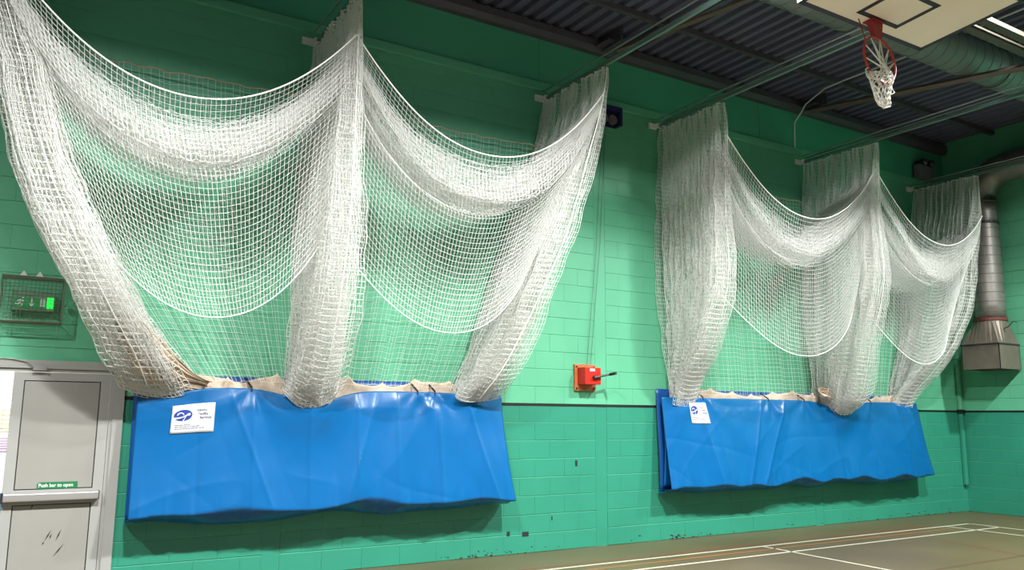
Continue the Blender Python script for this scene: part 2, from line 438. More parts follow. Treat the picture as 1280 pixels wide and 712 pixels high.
tm.transform(Matrix(((.92, 0, 0, .312), (0, 0, 1, -.0095), (0, 1, 0, .982), (0, 0, 0, 1)))); link('lettering', tm, 'sign_white', sg)
MB().box((.18, -.06, DZ-.085), (.29, -.012, DZ-.045)).tube([(.18, -.05, DZ-.05), (.12, -.05, DZ-.0), (.0, -.04, DZ+.015), (-.2, -.04, DZ+.02)], .005, 6).build('door_closer', 'alu', door)
MB().box((.36, -.008, LZ1-.01), (.40, -.004, LZ1-.005)).build('label_strip', 'dark_metal', leaf)
# bright corridor seen past the open left leaf
corr = struct(MB().box((-3, 2.2, -.1), (2.4, 2.4, 3.0)).build('wall_corridor', 'corr_wall'))
struct(MB().box((-3, .3, -.1), (2.4, 2.2, 0)).build('floor_corridor', 'floor')); struct(MB().box((-3, .3, 2.6), (2.4, 2.4, 2.7)).build('ceiling_corridor', 'corr_wall'))
area('corridor_light', (-.6, 1.2, 2.55), .6, 80)
posters = [((-.36, 1.78, .14, 2.06), (236, 196, 214), 'pale pink printed notice in the corridor, topmost of the column'),
           ((-.36, 1.44, .14, 1.74), (244, 222, 176), 'pale yellow ruled notice in the corridor'),
           ((-.36, 1.22, .14, 1.41), (206, 176, 226), 'lilac printed notice in the corridor'),
           ((-.36, .46, .14, .76), (38, 150, 222), 'bright blue panel low on the corridor wall'),
           ((-.36, .1, .14, .44), (240, 214, 70), 'yellow panel at the foot of the corridor wall')]
for i, ((x0, z0, x1, z1), c, lab) in enumerate(posters):
    m = mat('poster_%d' % i, rgb(*c), .7); M['poster_%d' % i] = m
    t = thing('poster', lab, 'poster', 'notices in the corridor', ((x0+x1)/2, 2.2, z0))
    def rel(mb, x=(x0+x1)/2, z=z0): mb.v = [(a-x, b-2.2, c_-z) for a, b, c_ in mb.v]; return mb
    rel(MB().box((x0, 2.192, z0), (x1, 2.2, z1))).build('sheet', 'poster_%d' % i, t)
    if i < 3:
        mb = MB()
        for k in range(5):
            zz = z0+.03+k*(z1-z0-.05)/5; mb.box((x0+.03, 2.189, zz), (x1-.03, 2.192, zz+.008))
        if i == 1:
            for k in range(6): mb.box((x0+.05+k*.07, 2.189, z0+.03), (x0+.056+k*.07, 2.192, z1-.03))
        rel(mb).build('print', 'old_rope', t)

# ------------------------------------------------------------------ exit sign and its wire guard
ex = thing('exit_sign', 'green emergency exit sign with running man and down arrow inside a wire guard', 'exit sign', None, (.13, 0, 2.6))
def X(mb, o): 
    l = o.location; mb.v = [(a-l.x, b-l.y, c-l.z) for a, b, c in mb.v]; return mb
X(MB().box((-.045, -.085, 2.575), (.30, -.002, 2.755)), ex).build('body', 'sign_body', ex, bevel=.008)
X(MB().box((-.03, -.092, 2.60), (.235, -.085, 2.70)), ex).build('face', 'exit_green', ex)
X(MB().box((.235, -.093, 2.605), (.29, -.085, 2.705)), ex).build('lit_end', 'sign_lit', ex)['label'] = 'glowing green end of the sign'
man = MB()
def bar(mb, a, b, wd, y0=-.0955, y1=-.092):
    a = Vector((a[0], 0, a[1])); b = Vector((b[0], 0, b[1])); t = (b-a).normalized(); n = Vector((-t.z, 0, t.x))*wd/2
    V = [Vector((q.x, y, q.z)) for y in (y0, y1) for q in (a-n, b-n, b+n, a+n)]
    mb.add(V, [(3,2,1,0),(4,5,6,7),(0,1,5,4),(1,2,6,5),(2,3,7,6),(3,0,4,7)])
for a, b in [((.035, 2.676), (.022, 2.645)), ((.03, 2.67), (.052, 2.66)), ((.03, 2.672), (.008, 2.664)), ((.008, 2.664), (-.004, 2.652)), ((.022, 2.645), (.04, 2.632)), ((.04, 2.632), (.03, 2.612)), ((.022, 2.645), (.008, 2.632)), ((.008, 2.632), (-.015, 2.636))]:
    bar(man, a, b, .012)
man.prism([(.043+.009*math.cos(k*.785), 2.689+.009*math.sin(k*.785)) for k in range(8)], lambda a, b, c: (a, -.092-c, b), .0035)
X(man, ex).build('running_man', 'sign_white', ex)
arr = MB(); bar(arr, (.115, 2.692), (.115, 2.64), .012); arr.prism([(.09, 2.645), (.115, 2.612), (.14, 2.645), (.132, 2.648), (.115, 2.63), (.098, 2.648)], lambda a, b, c: (a, -.092-c, b), .0035)
X(arr, ex).build('arrow', 'sign_white', ex)
dr = MB()
for i in range(2):
    for k in range(3): dr.box((.182+i*.023, -.0955, 2.612+k*.028), (.202+i*.023, -.092, 2.636+k*.028))
X(dr, ex).build('door_symbol', 'sign_white', ex)
for xx in (.03, .16):
    X(MB().prism([(xx-.035, 2.90), (xx+.035, 2.90), (xx, 2.955)], lambda a, b, c: (a, -.03-c, b), .006), ex).build('fixing_tab', 'sign_white', ex)
g = thing('wire_guard', 'green painted wire mesh guard cage around the exit sign', 'guard', None, (.1, 0, 2.46))
gx0, gx1, gz0, gz1, gd = -.135, .365, 2.47, 2.88, .17
mb = MB()
for z in (gz0, gz1):
    for y in (-.01, -gd): mb.tube([(gx0, y, z), (gx1, y, z)], .007, 6)
for x in (gx0, gx1):
    for y in (-.01, -gd): mb.tube([(x, y, gz0), (x, y, gz1)], .007, 6)
    for z in (gz0, gz1): mb.tube([(x, -.01, z), (x, -gd, z)], .007, 6)
X(mb, g).build('frame', 'wire', g)
mb = MB(); nx, nz, ny = 15, 12, 5
for i in range(1, nx):
    x = gx0+(gx1-gx0)*i/nx; mb.tube([(x, -.01, gz0), (x, -gd, gz0), (x, -gd, gz1), (x, -.01, gz1)], .0022, 4)
for i in range(1, nz):
    z = gz0+(gz1-gz0)*i/nz; mb.tube([(gx0, -.01, z), (gx0, -gd, z), (gx1, -gd, z), (gx1, -.01, z)], .0022, 4)
for i in range(1, ny):
    y = -gd*i/ny
    for z in (gz0, gz1): mb.tube([(gx0, y, z), (gx1, y, z)], .0022, 4)
o = X(mb, g).build('wire_mesh', 'wire', g); o['kind'] = 'stuff'
X(MB().tube([(gx1, -.09, 2.66), (gx1+.03, -.09, 2.66)], .03, 10), g).build('padlock_boss', 'mint', g)

# ------------------------------------------------------------------ winch, its cables and pulley
wn = thing('hand_winch', 'red hand winch with crank handle on an orange plate on the green wall', 'winch', None, (6.5, 0, 2.1))
X(MB().box((6.30, -.03, 1.985), (6.64, -.002, 2.33)), wn).build('back_plate', 'winch_plate', wn, bevel=.004)
for x in (6.33, 6.61):
    for z in (2.015, 2.30): X(MB().tube([(x, -.03, z), (x, -.042, z)], .012, 8), wn).build('bolt', 'dark_metal', wn)
X(MB().box((6.345, -.20, 2.065), (6.60, -.03, 2.285)), wn).build('gear_box', 'winch_red', wn, bevel=.006)
X(MB().box((6.42, -.204, 2.235), (6.50, -.199, 2.268)), wn).build('maker_plate', 'paper', wn)
X(MB().tube([(6.48, -.20, 2.16), (6.48, -.235, 2.16)], .02, 10), wn).build('axle', 'dark_metal', wn)
h = X(MB().tube([(6.46, -.24, 2.15), (6.73, -.24, 2.205)], .014, 8), wn).build('crank_arm', 'dark_metal', wn)
X(MB().tube([(6.72, -.225, 2.20), (6.72, -.36, 2.21)], .018, 10), wn).build('handle_grip', 'strap', wn)
for x0, x1 in ((6.50, 6.80), (6.56, 6.86)):
    X(MB().tube([(x0, -.03, 2.33), (x0+.18, -.03, 4.0), (x1, -.03, 5.8)], .003, 6), wn).build('cable', 'cable', wn)
pu = thing('pulley_bracket', 'dark navy pulley bracket high on the wall above the winch', 'pulley', None, (6.9, 0, 5.7))
X(MB().box((6.66, -.16, 5.90), (7.06, -.0, 5.96)).box((7.02, -.16, 5.70), (7.06, 0, 5.90)).box((6.66, -.02, 5.70), (7.06, 0, 5.90)), pu).build('bracket', 'navy', pu)
for x in (6.79, 6.95): X(MB().tube([(x, -.05, 5.79), (x, -.09, 5.79)], .07, 16), pu).build('pulley_wheel', 'grey_box', pu)

# ------------------------------------------------------------------ emergency light, conduits, ducts
em = thing('emergency_light', 'grey twin spot emergency light on the wall near the dark corner', 'light', None, (14.4, 0, 6.1))
X(MB().box((14.12, -.16, 6.10), (14.58, -.046, 6.36)), em).build('body', 'grey_box', em, bevel=.015)
for x in (14.28, 14.5):
    X(MB().tube([(x, -.06, 6.42), (x, -.14, 6.42), (x, -.19, 6.40)], [.05, .065, .075], 12), em).build('lamp_head', 'dark_metal', em)
    X(MB().tube([(x, -.19, 6.40), (x, -.195, 6.40)], .06, 12), em).build('lens', 'lens', em)
tag(MB().tube([(10.85, -.012, 6.02), (10.88, -.012, 6.55), (10.89, -.16, 6.70), (10.75, -.35, 6.735), (10.52, -.9, 6.76), (10.52, -1.25, 6.77), (10.55, -2.5, 6.77), (10.5, -4.0, 6.77), (10.5, -8, 6.77)], .012, 8).build('conduit', 'conduit', None, True), 'thin grey conduit bending off the wall across the roof deck', 'conduit')
cp = thing('corner_pipe', 'green painted pipe boxing running down the corner of the hall', 'pipe', None, (15.06, 0, .45))
X(MB().box((15.02, -.075, 1.8), (15.10, -.003, 5.9)), cp).build('pipe', 'mint', cp, bevel=.02)
X(MB().box((15.02, -.075, .47), (15.10, -.003, 1.8)), cp).build('lower_pipe', 'teal', cp, bevel=.02)
X(MB().box((15.0, -.09, 1.76), (15.12, -.003, 1.83)), cp).build('clip', 'black', cp)
X(MB().box((14.99, -.11, 2.75), (15.13, -.003, 3.7)), cp).build('upper_casing', 'mint', cp, bevel=.02)

dv = thing('duct', 'silver round spiral duct coming down the end wall to a square hood', 'duct', None, (14.8, -.8, 2.5))
DXc, DYc, DR = 14.83, -.84, .255
el = [(DXc, DYc, 3.42+.24*k) for k in range(10)] + [(DXc, DYc, 5.6)]
el += [(DXc, DYc-.5*(1-math.cos(a)), 5.6+.5*math.sin(a)) for a in [math.pi/2*k/6 for k in range(1, 7)]] + [(DXc, -2.5, 6.1), (DXc, -5, 6.1)]
X(MB().tube(el, DR, 28), dv).build('round_pipe', 'duct', dv, True)
for k in range(14):
    z = 3.55+.165*k; X(MB().tube([(DXc, DYc, z-.006), (DXc, DYc, z+.006)], DR+.005, 28), dv).build('seam', 'hopper', dv)
for z, rr in ((3.40, .275), (5.15, .27)): X(MB().tube([(DXc, DYc, z-.025), (DXc, DYc, z+.025)], rr, 28), dv).build('clamp_ring', 'clamp' if z < 4 else 'dark_metal', dv)
X(MB().tube([(DXc, -1.95, 6.1), (DXc, -2.0, 6.1)], DR+.015, 28), dv).build('clamp_ring', 'dark_metal', dv)
HX0, HX1, HY0, HY1 = 14.47, 15.13, -.48, -1.14
n = 28; V = []; F = []
for k in range(n):
    g_ = 2*math.pi*(k+.5)/n; V.append((DXc+DR*math.cos(g_), DYc+DR*math.sin(g_), 3.38))
for k in range(n):
    g_ = 2*math.pi*(k+.5)/n; c_, s_ = math.cos(g_), math.sin(g_); q = max(abs(c_), abs(s_))
    V.append(((HX0+HX1)/2+.33*c_/q, (HY0+HY1)/2+.33*s_/q, 2.96))
F = [(k, (k+1) % n, n+(k+1) % n, n+k) for k in range(n)]
X(MB().add(V, F), dv).build('transition', 'hopper', dv)
X(MB().box((HX0, HY1, 2.52), (HX0+.01, HY0, 2.96)).box((HX1-.01, HY1, 2.52), (HX1, HY0, 2.96)).box((HX0, HY1, 2.52), (HX1, HY1+.01, 2.96)).box((HX0, HY0-.01, 2.52), (HX1, HY0, 2.96)), dv).build('hood', 'hopper', dv)
X(MB().box((HX0-.012, HY1-.012, 2.94), (HX1, HY0+.012, 2.965)), dv).build('flange', 'dark_metal', dv)
X(MB().tube([(14.75, -1.05, 3.2), (14.72, -1.2, 3.25), (14.72, -1.28, 3.33), (14.72, -1.34, 3.31)], .008, 6), dv).build('damper_lever', 'dark_metal', dv)
cd = thing('ceiling_duct', 'large pale spiral duct running under the roof behind the backboard', 'duct', None, (10, -3.08, 6.45))
X(MB().tube([(-6, -3.08, 6.46), (4, -3.08, 6.46), (10, -3.08, 6.46), (XE, -3.08, 6.46)], .26, 28), cd).build('round_pipe', 'ceil_duct', cd, True)
mb = MB()
for k in range(46): x = 6.0+.2*k; mb.tube([(x-.006, -3.08, 6.46), (x+.006, -3.08, 6.46)], .265, 28)
X(mb, cd).build('spiral_seams', 'ceil_duct', cd)['kind'] = 'stuff'
for x in (8.2, 11.3, 14.2): X(MB().tube([(x-.04, -3.08, 6.46), (x+.04, -3.08, 6.46)], .275, 28), cd).build('coupling', 'ceil_duct', cd)

# ------------------------------------------------------------------ folded basketball backboard
bb = thing('basketball_backboard', 'cream basketball backboard folded up under the roof with a red hoop', 'backboard', None, (6.53, -4.85, 5.26))
BX0, BX1, BY0, BY1, BZ = 5.63, 7.43, -4.33, -5.36, 5.26
X(MB().box((BX0, BY1, BZ), (BX1, BY0, BZ+.03)), bb).build('board', 'board', bb)
lw = .05; mb = MB()
for a, b in [((BX0, BY0-lw), (BX1, BY0)), ((BX0, BY1), (BX1, BY1+lw)), ((BX0, BY1), (BX0+lw, BY0)), ((BX1-lw, BY1), (BX1, BY0))]:
    mb.box((a[0], a[1], BZ-.002), (b[0], b[1], BZ))
X(mb, bb).build('border', 'board_line', bb)
mb = MB(); sx0, sx1, sy0, sy1 = 6.53-.295, 6.53+.295, BY0-.15, BY0-.60
for a, b in [((sx0, sy0-lw), (sx1, sy0)), ((sx0, sy1), (sx1, sy1+lw)), ((sx0, sy1), (sx0+lw, sy0)), ((sx1-lw, sy1), (sx1, sy0))]:
    mb.box((a[0], a[1], BZ-.002), (b[0], b[1], BZ))
X(mb, bb).build('target_square', 'board_line', bb)
X(MB().box((BX0+.1, BY0-.35, BZ+.03), (BX1-.1, BY0-.27, BZ+.11)).box((BX0+.1, BY1+.15, BZ+.03), (BX1-.1, BY1+.23, BZ+.11))
  .box((BX0+.3, BY1+.15, BZ+.03), (BX0+.38, BY0-.27, BZ+.11)).box((BX1-.38, BY1+.15, BZ+.03), (BX1-.30, BY0-.27, BZ+.11)), bb).build('rear_frame', 'brown_steel', bb)
for yy in (-4.04, -4.22):
    X(MB().box((6.4, yy-.05, 6.08), (12.0, yy+.05, 6.14)), bb).build('support_arm', 'cream_steel', bb)
for xx in (6.5, 7.2): X(MB().tube([(xx, -4.62, 5.36), (xx, -4.13, 6.08)], .03, 8), bb).build('strut', 'brown_steel', bb)
RYc = BY0-.13; RZc = BZ-.16-.225; RX = 6.53
X(MB().box((RX-.09, RYc-.05, BZ-.012), (RX+.09, RYc+.06, BZ-.002)).add(
  [(RX-.08, RYc-.03, BZ-.01), (RX+.08, RYc-.03, BZ-.01), (RX+.05, RYc-.02, BZ-.17), (RX-.05, RYc-.02, BZ-.17), (RX-.08, RYc+.03, BZ-.01), (RX+.08, RYc+.03, BZ-.01), (RX+.05, RYc+.02, BZ-.17), (RX-.05, RYc+.02, BZ-.17)],
  [(0,1,2,3),(7,6,5,4),(0,4,5,1),(1,5,6,2),(2,6,7,3),(3,7,4,0)]), bb).build('hoop_bracket', 'hoop_dark', bb)
ring = [(RX+.225*math.sin(2*math.pi*k/40), RYc, RZc+.225*math.cos(2*math.pi*k/40)) for k in range(41)]
X(MB().tube(ring, .011, 8, cap=False), bb).build('hoop_ring', 'hoop', bb, True)
for s_ in (-1,): X(MB().tube([(RX+s_*.19, RYc+.03, BZ-.005), (RX+s_*.17, RYc, RZc+.14)], .006, 6), bb).build('brace_rod', 'hoop_dark', bb)
mb = MB(); zb = RZc-.225
rings_ = []
NS = 10
def sack(k, lev):
    a = 2*math.pi*(k+.5*(lev % 2))/NS
    rad = [.15, .135, .115, .10, .085, .06][lev]; zz = zb+[.06, .01, -.05, -.11, -.17, -.22][lev]
    wob = .018*math.sin(7*a+lev*2.1)
    return (RX-.045+(rad+wob)*math.cos(a), RYc-.01+(.55*rad)*math.sin(a), zz+.016*math.sin(3*a+lev))
for k in range(NS):
    a = 2*math.pi*k/NS+.2
    top = (RX+.225*math.sin(a), RYc, RZc+.225*math.cos(a))
    e0, e1 = sack(k, 0), sack((k+1) % NS, 0)
    for e in (e0, e1):
        mid = ((top[0]*.5+e[0]*.5)+.01*math.sin(k*3), (top[1]+e[1])/2+.015*math.cos(k*5), top[2]*.5+e[2]*.5-.02)
        mb.tube([top, mid, e], .0055, 5)
    for lev in range(5):
        for dk in (0, -1 if lev % 2 == 0 else 1):
            mb.tube([sack(k, lev), sack((k+dk) % NS, lev+1)], .0062, 5)
    mb.tube([sack(k, 5), (RX-.05, RYc, zb-.25+.02*math.sin(k*2)), sack((k+5) % NS, 5)], .006, 5)
mb.tube([(RX-.19, RYc, RZc-.12), (RX-.25, RYc-.01, RZc-.16), (RX-.25, RYc-.01, RZc-.22), (RX-.2, RYc, RZc-.24)], .0055, 5)
mb.tube([(RX+.1, RYc, zb), (RX+.14, RYc-.01, zb-.07), (RX+.09, RYc-.01, zb-.1), (RX+.05, RYc, zb-.03)], .0055, 5)
X(mb, bb).build('hoop_net', 'rope', bb, True)
bb.rotation_euler.x = -.075; bb.location.z += .04

# ------------------------------------------------------------------ net tracks
TR = [-.52, 2.68, 5.85, 7.84, 11.02, 14.08]; ZT = 5.86
tl = ['leftmost net track rail, above the door', 'net track rail above the middle net of the near bay', 'net track rail over the right net of the near bay',
      'net track rail over the left net of the far bay', 'net track rail over the middle net of the far bay', 'net track rail over the last net by the corner']
for x, lab in zip(TR, tl):
    t = thing('net_track', lab, 'track', 'net tracks', (x, 0, ZT))
    MB().box((-.018, -14, 0), (.018, -.03, .04)).build('rail', 'track', t)
    for dx in (-.05, .075): MB().tube([(dx, -.03, .11), (dx, -14, .11)], .011, 6).build('cable', 'galv', t)
    MB().box((-.17, -.03, -.03), (-.03, -.001, .05)).box((-.04, -.06, -.01), (.05, -.03, .06)).build('wall_bracket', 'bracket', t)
    for y in (-6.2, -9.5): MB().box((-.06, y-.02, .045), (.09, y+.02, .12)).box((-.01, y-.01, .11), (.01, y+.01, 1.08)).build('hanger', 'track', t)

# ------------------------------------------------------------------ curtains
CELL = .057; RC = .0026
curt = [
 dict(cx=[(5.9, -.50), (5.2, -.36), (4.5, -.10), (3.8, .12), (3.2, .38), (2.8, .62), (2.3, .98), (1.85, 1.30), (1.6, 1.34)], yf=[(5.9, -1.35), (3.0, -1.25), (2.4, -.85), (2.0, -.52), (1.85, -.40), (1.6, -.34)], amp=[(5.9, .08), (4.5, .22), (3, .27), (2.3, .30), (1.9, .33), (1.6, .3)], tilt=-.25, over=.08,
      label='white net curtain above the door, swept sideways into the blue cover, leftmost'),
 dict(cx=[(5.9, 2.68), (4, 2.67), (2.6, 2.67), (1.9, 2.70), (1.6, 2.72)], yf=[(5.9, -1.40), (3.4, -1.35), (2.6, -1.0), (2.0, -.62), (1.7, -.5)], amp=[(5.9, .03), (5.2, .12), (4, .2), (2.5, .26), (1.7, .28)], tilt=.08, over=.24,
      label='white net curtain hanging straight in the middle of the near bay'),
 dict(cx=[(5.9, 5.86), (5.4, 5.80), (5.0, 5.69), (4.2, 5.42), (3.5, 5.20), (2.8, 4.99), (2.3, 4.84), (1.95, 4.70), (1.6, 4.66)], yf=[(5.9, -1.36), (3.5, -1.30), (2.7, -.95), (2.0, -.50), (1.85, -.40), (1.6, -.32)], amp=[(5.9, .03), (5, .14), (4, .2), (2.6, .25), (1.7, .24)], tilt=.06, over=.07,
      label='white net curtain swept left into the blue cover, beside the red winch'),
 dict(cx=[(5.9, 7.86), (4.5, 7.88), (3.4, 7.93), (2.7, 8.0), (1.95, 8.12), (1.6, 8.15)], yf=[(5.9, -1.30), (3.5, -1.25), (2.6, -.80), (2.15, -.36), (1.98, -.19), (1.85, -.14), (1.6, -.12)], amp=[(5.9, .03), (5, .13), (4, .17), (2.5, .22), (1.7, .22)], tilt=.05, over=0,
      label='white net curtain right of the red winch, first of the far bay'),
 dict(cx=[(5.9, 11.04), (4, 10.98), (2.6, 11.05), (1.9, 11.25), (1.6, 11.3)], yf=[(5.9, -1.42), (3.4, -1.35), (2.6, -1.0), (2.0, -.62), (1.7, -.5)], amp=[(5.9, .03), (5, .15), (4, .22), (2.5, .3), (1.7, .33)], tilt=.1, over=.27,
      label='white net curtain hanging in the middle of the far bay, spilling over its cover'),
 dict(cx=[(5.9, 14.05), (5.2, 13.95), (4.5, 13.75), (3.3, 13.5), (2.6, 13.32), (2.0, 13.1), (1.6, 13.05)], yf=[(5.9, -1.28), (3.5, -1.22), (2.6, -.80), (2.15, -.36), (1.98, -.19), (1.85, -.14), (1.6, -.12)], amp=[(5.9, .03), (5, .13), (4, .18), (2.5, .22), (1.7, .22)], tilt=.05, over=0,
      label='white net curtain nearest the corner and the silver duct'),
]
for ci, c in enumerate(curt):
    nf, m = 15, 11; NU = nf*2*m+1; NV = 71
    ztop, zlow = ZT-.025, 1.80
    u = np.arange(NU); wv = u/(NU-1)
    kj = np.arange(0, NU+20, 10); jit = np.interp(u, kj, rng.normal(0, .022, len(kj)))
    ww = np.clip(wv+jit, -.01, 1.0); ww[-1] = 1.0
    ph = u/m; tri = np.abs((ph+.5) % 2-1)*2-1
    tri = np.sign(tri)*np.abs(tri)**.85
    ka = np.arange(0, NU+20, 20); af = np.interp(u, ka, rng.uniform(.6, 1.15, len(ka)))
    v = np.linspace(0, 1, NV)
    n1, n2, n3 = Noise(6, .5, 3.5), Noise(6, .5, 3.5), Noise(5, 2, 7)
    U, Vv = np.meshgrid(ww, v, indexing='ij')
    Z = ztop+(zlow-ztop)*Vv
    # front folds spill lower over the lip of the cover, the others stop inside it
    bump = np.sin(math.pi*np.clip((U-.3)/.75, 0, 1))**.6
    Z = Z - c['over']*bump*np.clip((Vv-.55)/.45, 0, 1)**1.5*(1+.12*n3(U*6, Vv))
    Z = Z + (.04+.5*c['over'])*(tri[:, None]*af[:, None])**2*np.clip((Vv-.75)/.25, 0, 1)**1.5
    Zk = np.clip(Z, 1.5, 6)
    Yf = smooth_interp(Zk, c['yf']); Yw = -.04-.05*np.clip((Vv-.5)*2, 0, 1)
    Y = Yw+(Yf-Yw)*U + .03*n1(U*9, Zk*1.2)*(.3+Vv)
    amp = smooth_interp(Zk, c['amp'])
    Xc = smooth_interp(Zk, c['cx']) + c['tilt']*(U-.5)*np.clip((5.9-Zk)/4, 0, 1)
    Xp = Xc + amp*tri[:, None]*af[:, None] + .05*n2(U*8, Zk*1.1)*(.2+Vv) + .012*n3(U*40, Zk*3)
    Z = Z + .008*n3(U*30, Vv*9)
    last = np.clip((Vv-.9)/.1, 0, 1)
    if c['over']:   # the spilt folds curl back under themselves
        Z = Z+last**2*(.06+.35*c['over']*bump); Y = Y+.10*last**1.5*U
    cr = rng.normal(0, 1, Xp.shape)*.003*(.3+.7*Vv)
    cr[-1] = 0; Xp[-1] = Xc[-1]; Xp = Xp+cr; Y = Y+rng.normal(0, .003, Y.shape)*(.3+.7*Vv)
    Y = np.minimum(Y, -.03)
    P = np.stack([Xp, Y, Z], -1)
    c['P'] = P
    t = thing('net_curtain', c['label'], 'net', 'gathered net curtains', (float(Xp[:, 0].mean()), -.6, 1.6))
    off = np.array(t.location)
    netting('netting', P-off, RC, 'net', t)
    V1, F1 = tube_lines(P[-1:]-off, .007 if ci == 2 else .003, 6); link('edge_rope', mesh_np('edge_rope', V1, F1, True), 'rope', t)
    V1, F1 = tube_lines(P[None, :, 0].copy()-off, .006, 6); link('head_rope', mesh_np('head_rope', V1, F1, True), 'rope', t)
    mb = MB()
    for k in range(0, NU, 10):
        x, y, z = P[k, 0]-off; xr = float(TR[ci]-off[0]); mb.box((xr-.006, y-.004, z-.01), (xr+.006, y+.004, ZT-off[2]))
    mb.build('runners', 'track', t)['kind'] = 'stuff'
    c['obj'] = t; c['off'] = off
# canvas skirt gathered in the foot of the first curtain and peeping from the others
def skirt(ci, pts, wd, folds=5):
    c = curt[ci]; n = 26; mm = 40
    s = np.linspace(0, 1, n); a = np.linspace(-1, 1, mm)
    cx = np.interp(s, np.linspace(0, 1, len(pts)), [q[0] for q in pts]); cy = np.interp(s, np.linspace(0, 1, len(pts)), [q[1] for q in pts]); cz = np.interp(s, np.linspace(0, 1, len(pts)), [q[2] for q in pts])
    w_ = np.interp(s, np.linspace(0, 1, len(wd)), wd)
    nn = Noise(6, 2, 7)
    S, A = np.meshgrid(s, a, indexing='ij')
    P = np.stack([cx[:, None]+w_[:, None]*A*.9, cy[:, None]+.020*np.sin(A*folds*3.1*.8+1.5*S+.8*nn(A*2, S))+.015*nn(S*2, A*2), cz[:, None]+w_[:, None]*A*.6+.012*nn(S*3, A*2)], -1)
    grid_mesh('canvas_skirt', P-c['off'], 'canvas', c['obj'], .004)['label'] = 'cream canvas skirt bundled inside the net'
skirt(0, [(.80, -.62, 2.56), (.94, -.58, 2.36), (1.12, -.50, 2.14), (1.38, -.36, 1.98), (1.68, -.15, 1.93)], [.05, .13, .17, .14, .07], 15)
skirt(4, [(10.72, -.35, 2.10), (10.85, -.38, 2.04), (11.0, -.36, 1.95)], [.04, .09, .07])

# ------------------------------------------------------------------ roof nets hanging in swags between the curtains
def swag(a, b, label, zA=5.43, zB=5.43, rope_mid=4.43, roll_top=4.28, roll_bot=3.80, bot_mid=2.50, bot_end=3.30, nl=21, seed=0):
    cA, cB = curt[a], curt[b]
    keys = [(zA, zB, rope_mid, -1.36), (zA-.08, zB-.08, roll_top-.03, -1.31)]
    for k in range(nl):
        f = k/(nl-1); top = k % 2 == 1
        y = -1.12+.62*f*(1 if k % 1 == 0 else 1)
        mid = (roll_top-.02+rng.normal(0, .06)) if top else (roll_bot+.05+rng.normal(0, .06)+.05*abs(f-.4))
        e = (zA-.05-rng.uniform(0, .15)) if top else (zA-.22-rng.uniform(0, .3))
        keys.append((e, e+(zB-zA), mid, -1.32+.80*f))
    keys.append((zA-.3, zB-.3, roll_top-.1, -.62))
    keys.append((zA-.55, zB-.55, roll_bot-.02, -1.22))
    keys.append((bot_end+.9, bot_end+.9, (roll_bot+bot_mid)/2+.05, -1.22))
    keys.append((bot_end, bot_end, bot_mid, -1.16))
    K = np.array(keys)
    d = np.hypot(np.diff(K[:, 2]), np.diff(K[:, 3])); L = np.concatenate([[0], np.cumsum(d)])
    NVs = int(L[-1]/CELL); sv = np.linspace(0, L[-1], NVs)
    Kv = np.stack([np.interp(sv, L, K[:, j]) for j in range(4)], 1)
    NU = 72; uu = np.linspace(0, 1, NU)
    ze = Kv[:, 0][None]*(1-uu[:, None])+Kv[:, 1][None]*uu[:, None]
    xa = smooth_interp(Kv[:, 0], cA['cx']); xb = smooth_interp(Kv[:, 1], cB['cx'])
    ins = np.clip((sv-L[-3])/(L[-1]-L[-3]), 0, 1); xa = xa+.10*ins; xb = xb-.16*ins
    nn, n2 = Noise(7, .6, 3), Noise(7, .6, 3)
    sh = 1-np.abs(2*uu-1)**2.05
    sag = (ze[0]+ze[-1])/2-Kv[:, 2]
    Xs = xa[None]+(xb-xa)[None]*uu[:, None]
    dense = (np.clip((sv-.35)/.2, 0, 1)*np.clip((L[-3]-sv)/.3, 0, 1))[None]
    env = sh[:, None]
    Zs = ze-sag[None]*sh[:, None]+.035*nn(uu[:, None]*5, sv[None]*1.3)*env*(.2+dense)
    Ys = Kv[:, 3][None]*1+0*Xs + .05*n2(uu[:, None]*5, sv[None]*1.1)*env*(.15+dense)
    # ends close up on the front corner of the curtains
    low = np.clip((sv-L[-3])/(L[-1]-L[-3]), 0, 1)[None]
    Ys = Ys + .22*low*(1-env)**1.5
    Zs = Zs + rng.normal(0, .010, Zs.shape)*env*dense; Ys = Ys + rng.normal(0, .012, Ys.shape)*env*dense
    Ys = Ys*1 + (1-low)*(-1.33-Ys)*np.clip(1-env*2.2, 0, 1)*.55
    P = np.stack([Xs, Ys, Zs], -1)
    t = thing('roof_net', label, 'net', 'gathered roof nets', (float(P[:, :, 0].mean()), -1.2, 2.4))
    off = np.array(t.location)
    netting('netting', P-off, .0021, 'net', t)
    for col in (0, -1):
        V1, F1 = tube_lines(P[None, :, col].copy()-off, .0075 if col == 0 else .0048, 6); link('edge_rope', mesh_np('edge_rope', V1, F1, True), 'rope', t)
swag(0, 1, 'white roof net swagged left of the middle curtain in the near bay')
swag(1, 2, 'white roof net swagged right of the middle curtain in the near bay', zB=5.5)
swag(3, 4, 'white roof net swagged left of the middle curtain in the far bay', zA=5.36)
swag(4, 5, 'white roof net swagged toward the corner in the far bay', zB=5.08)

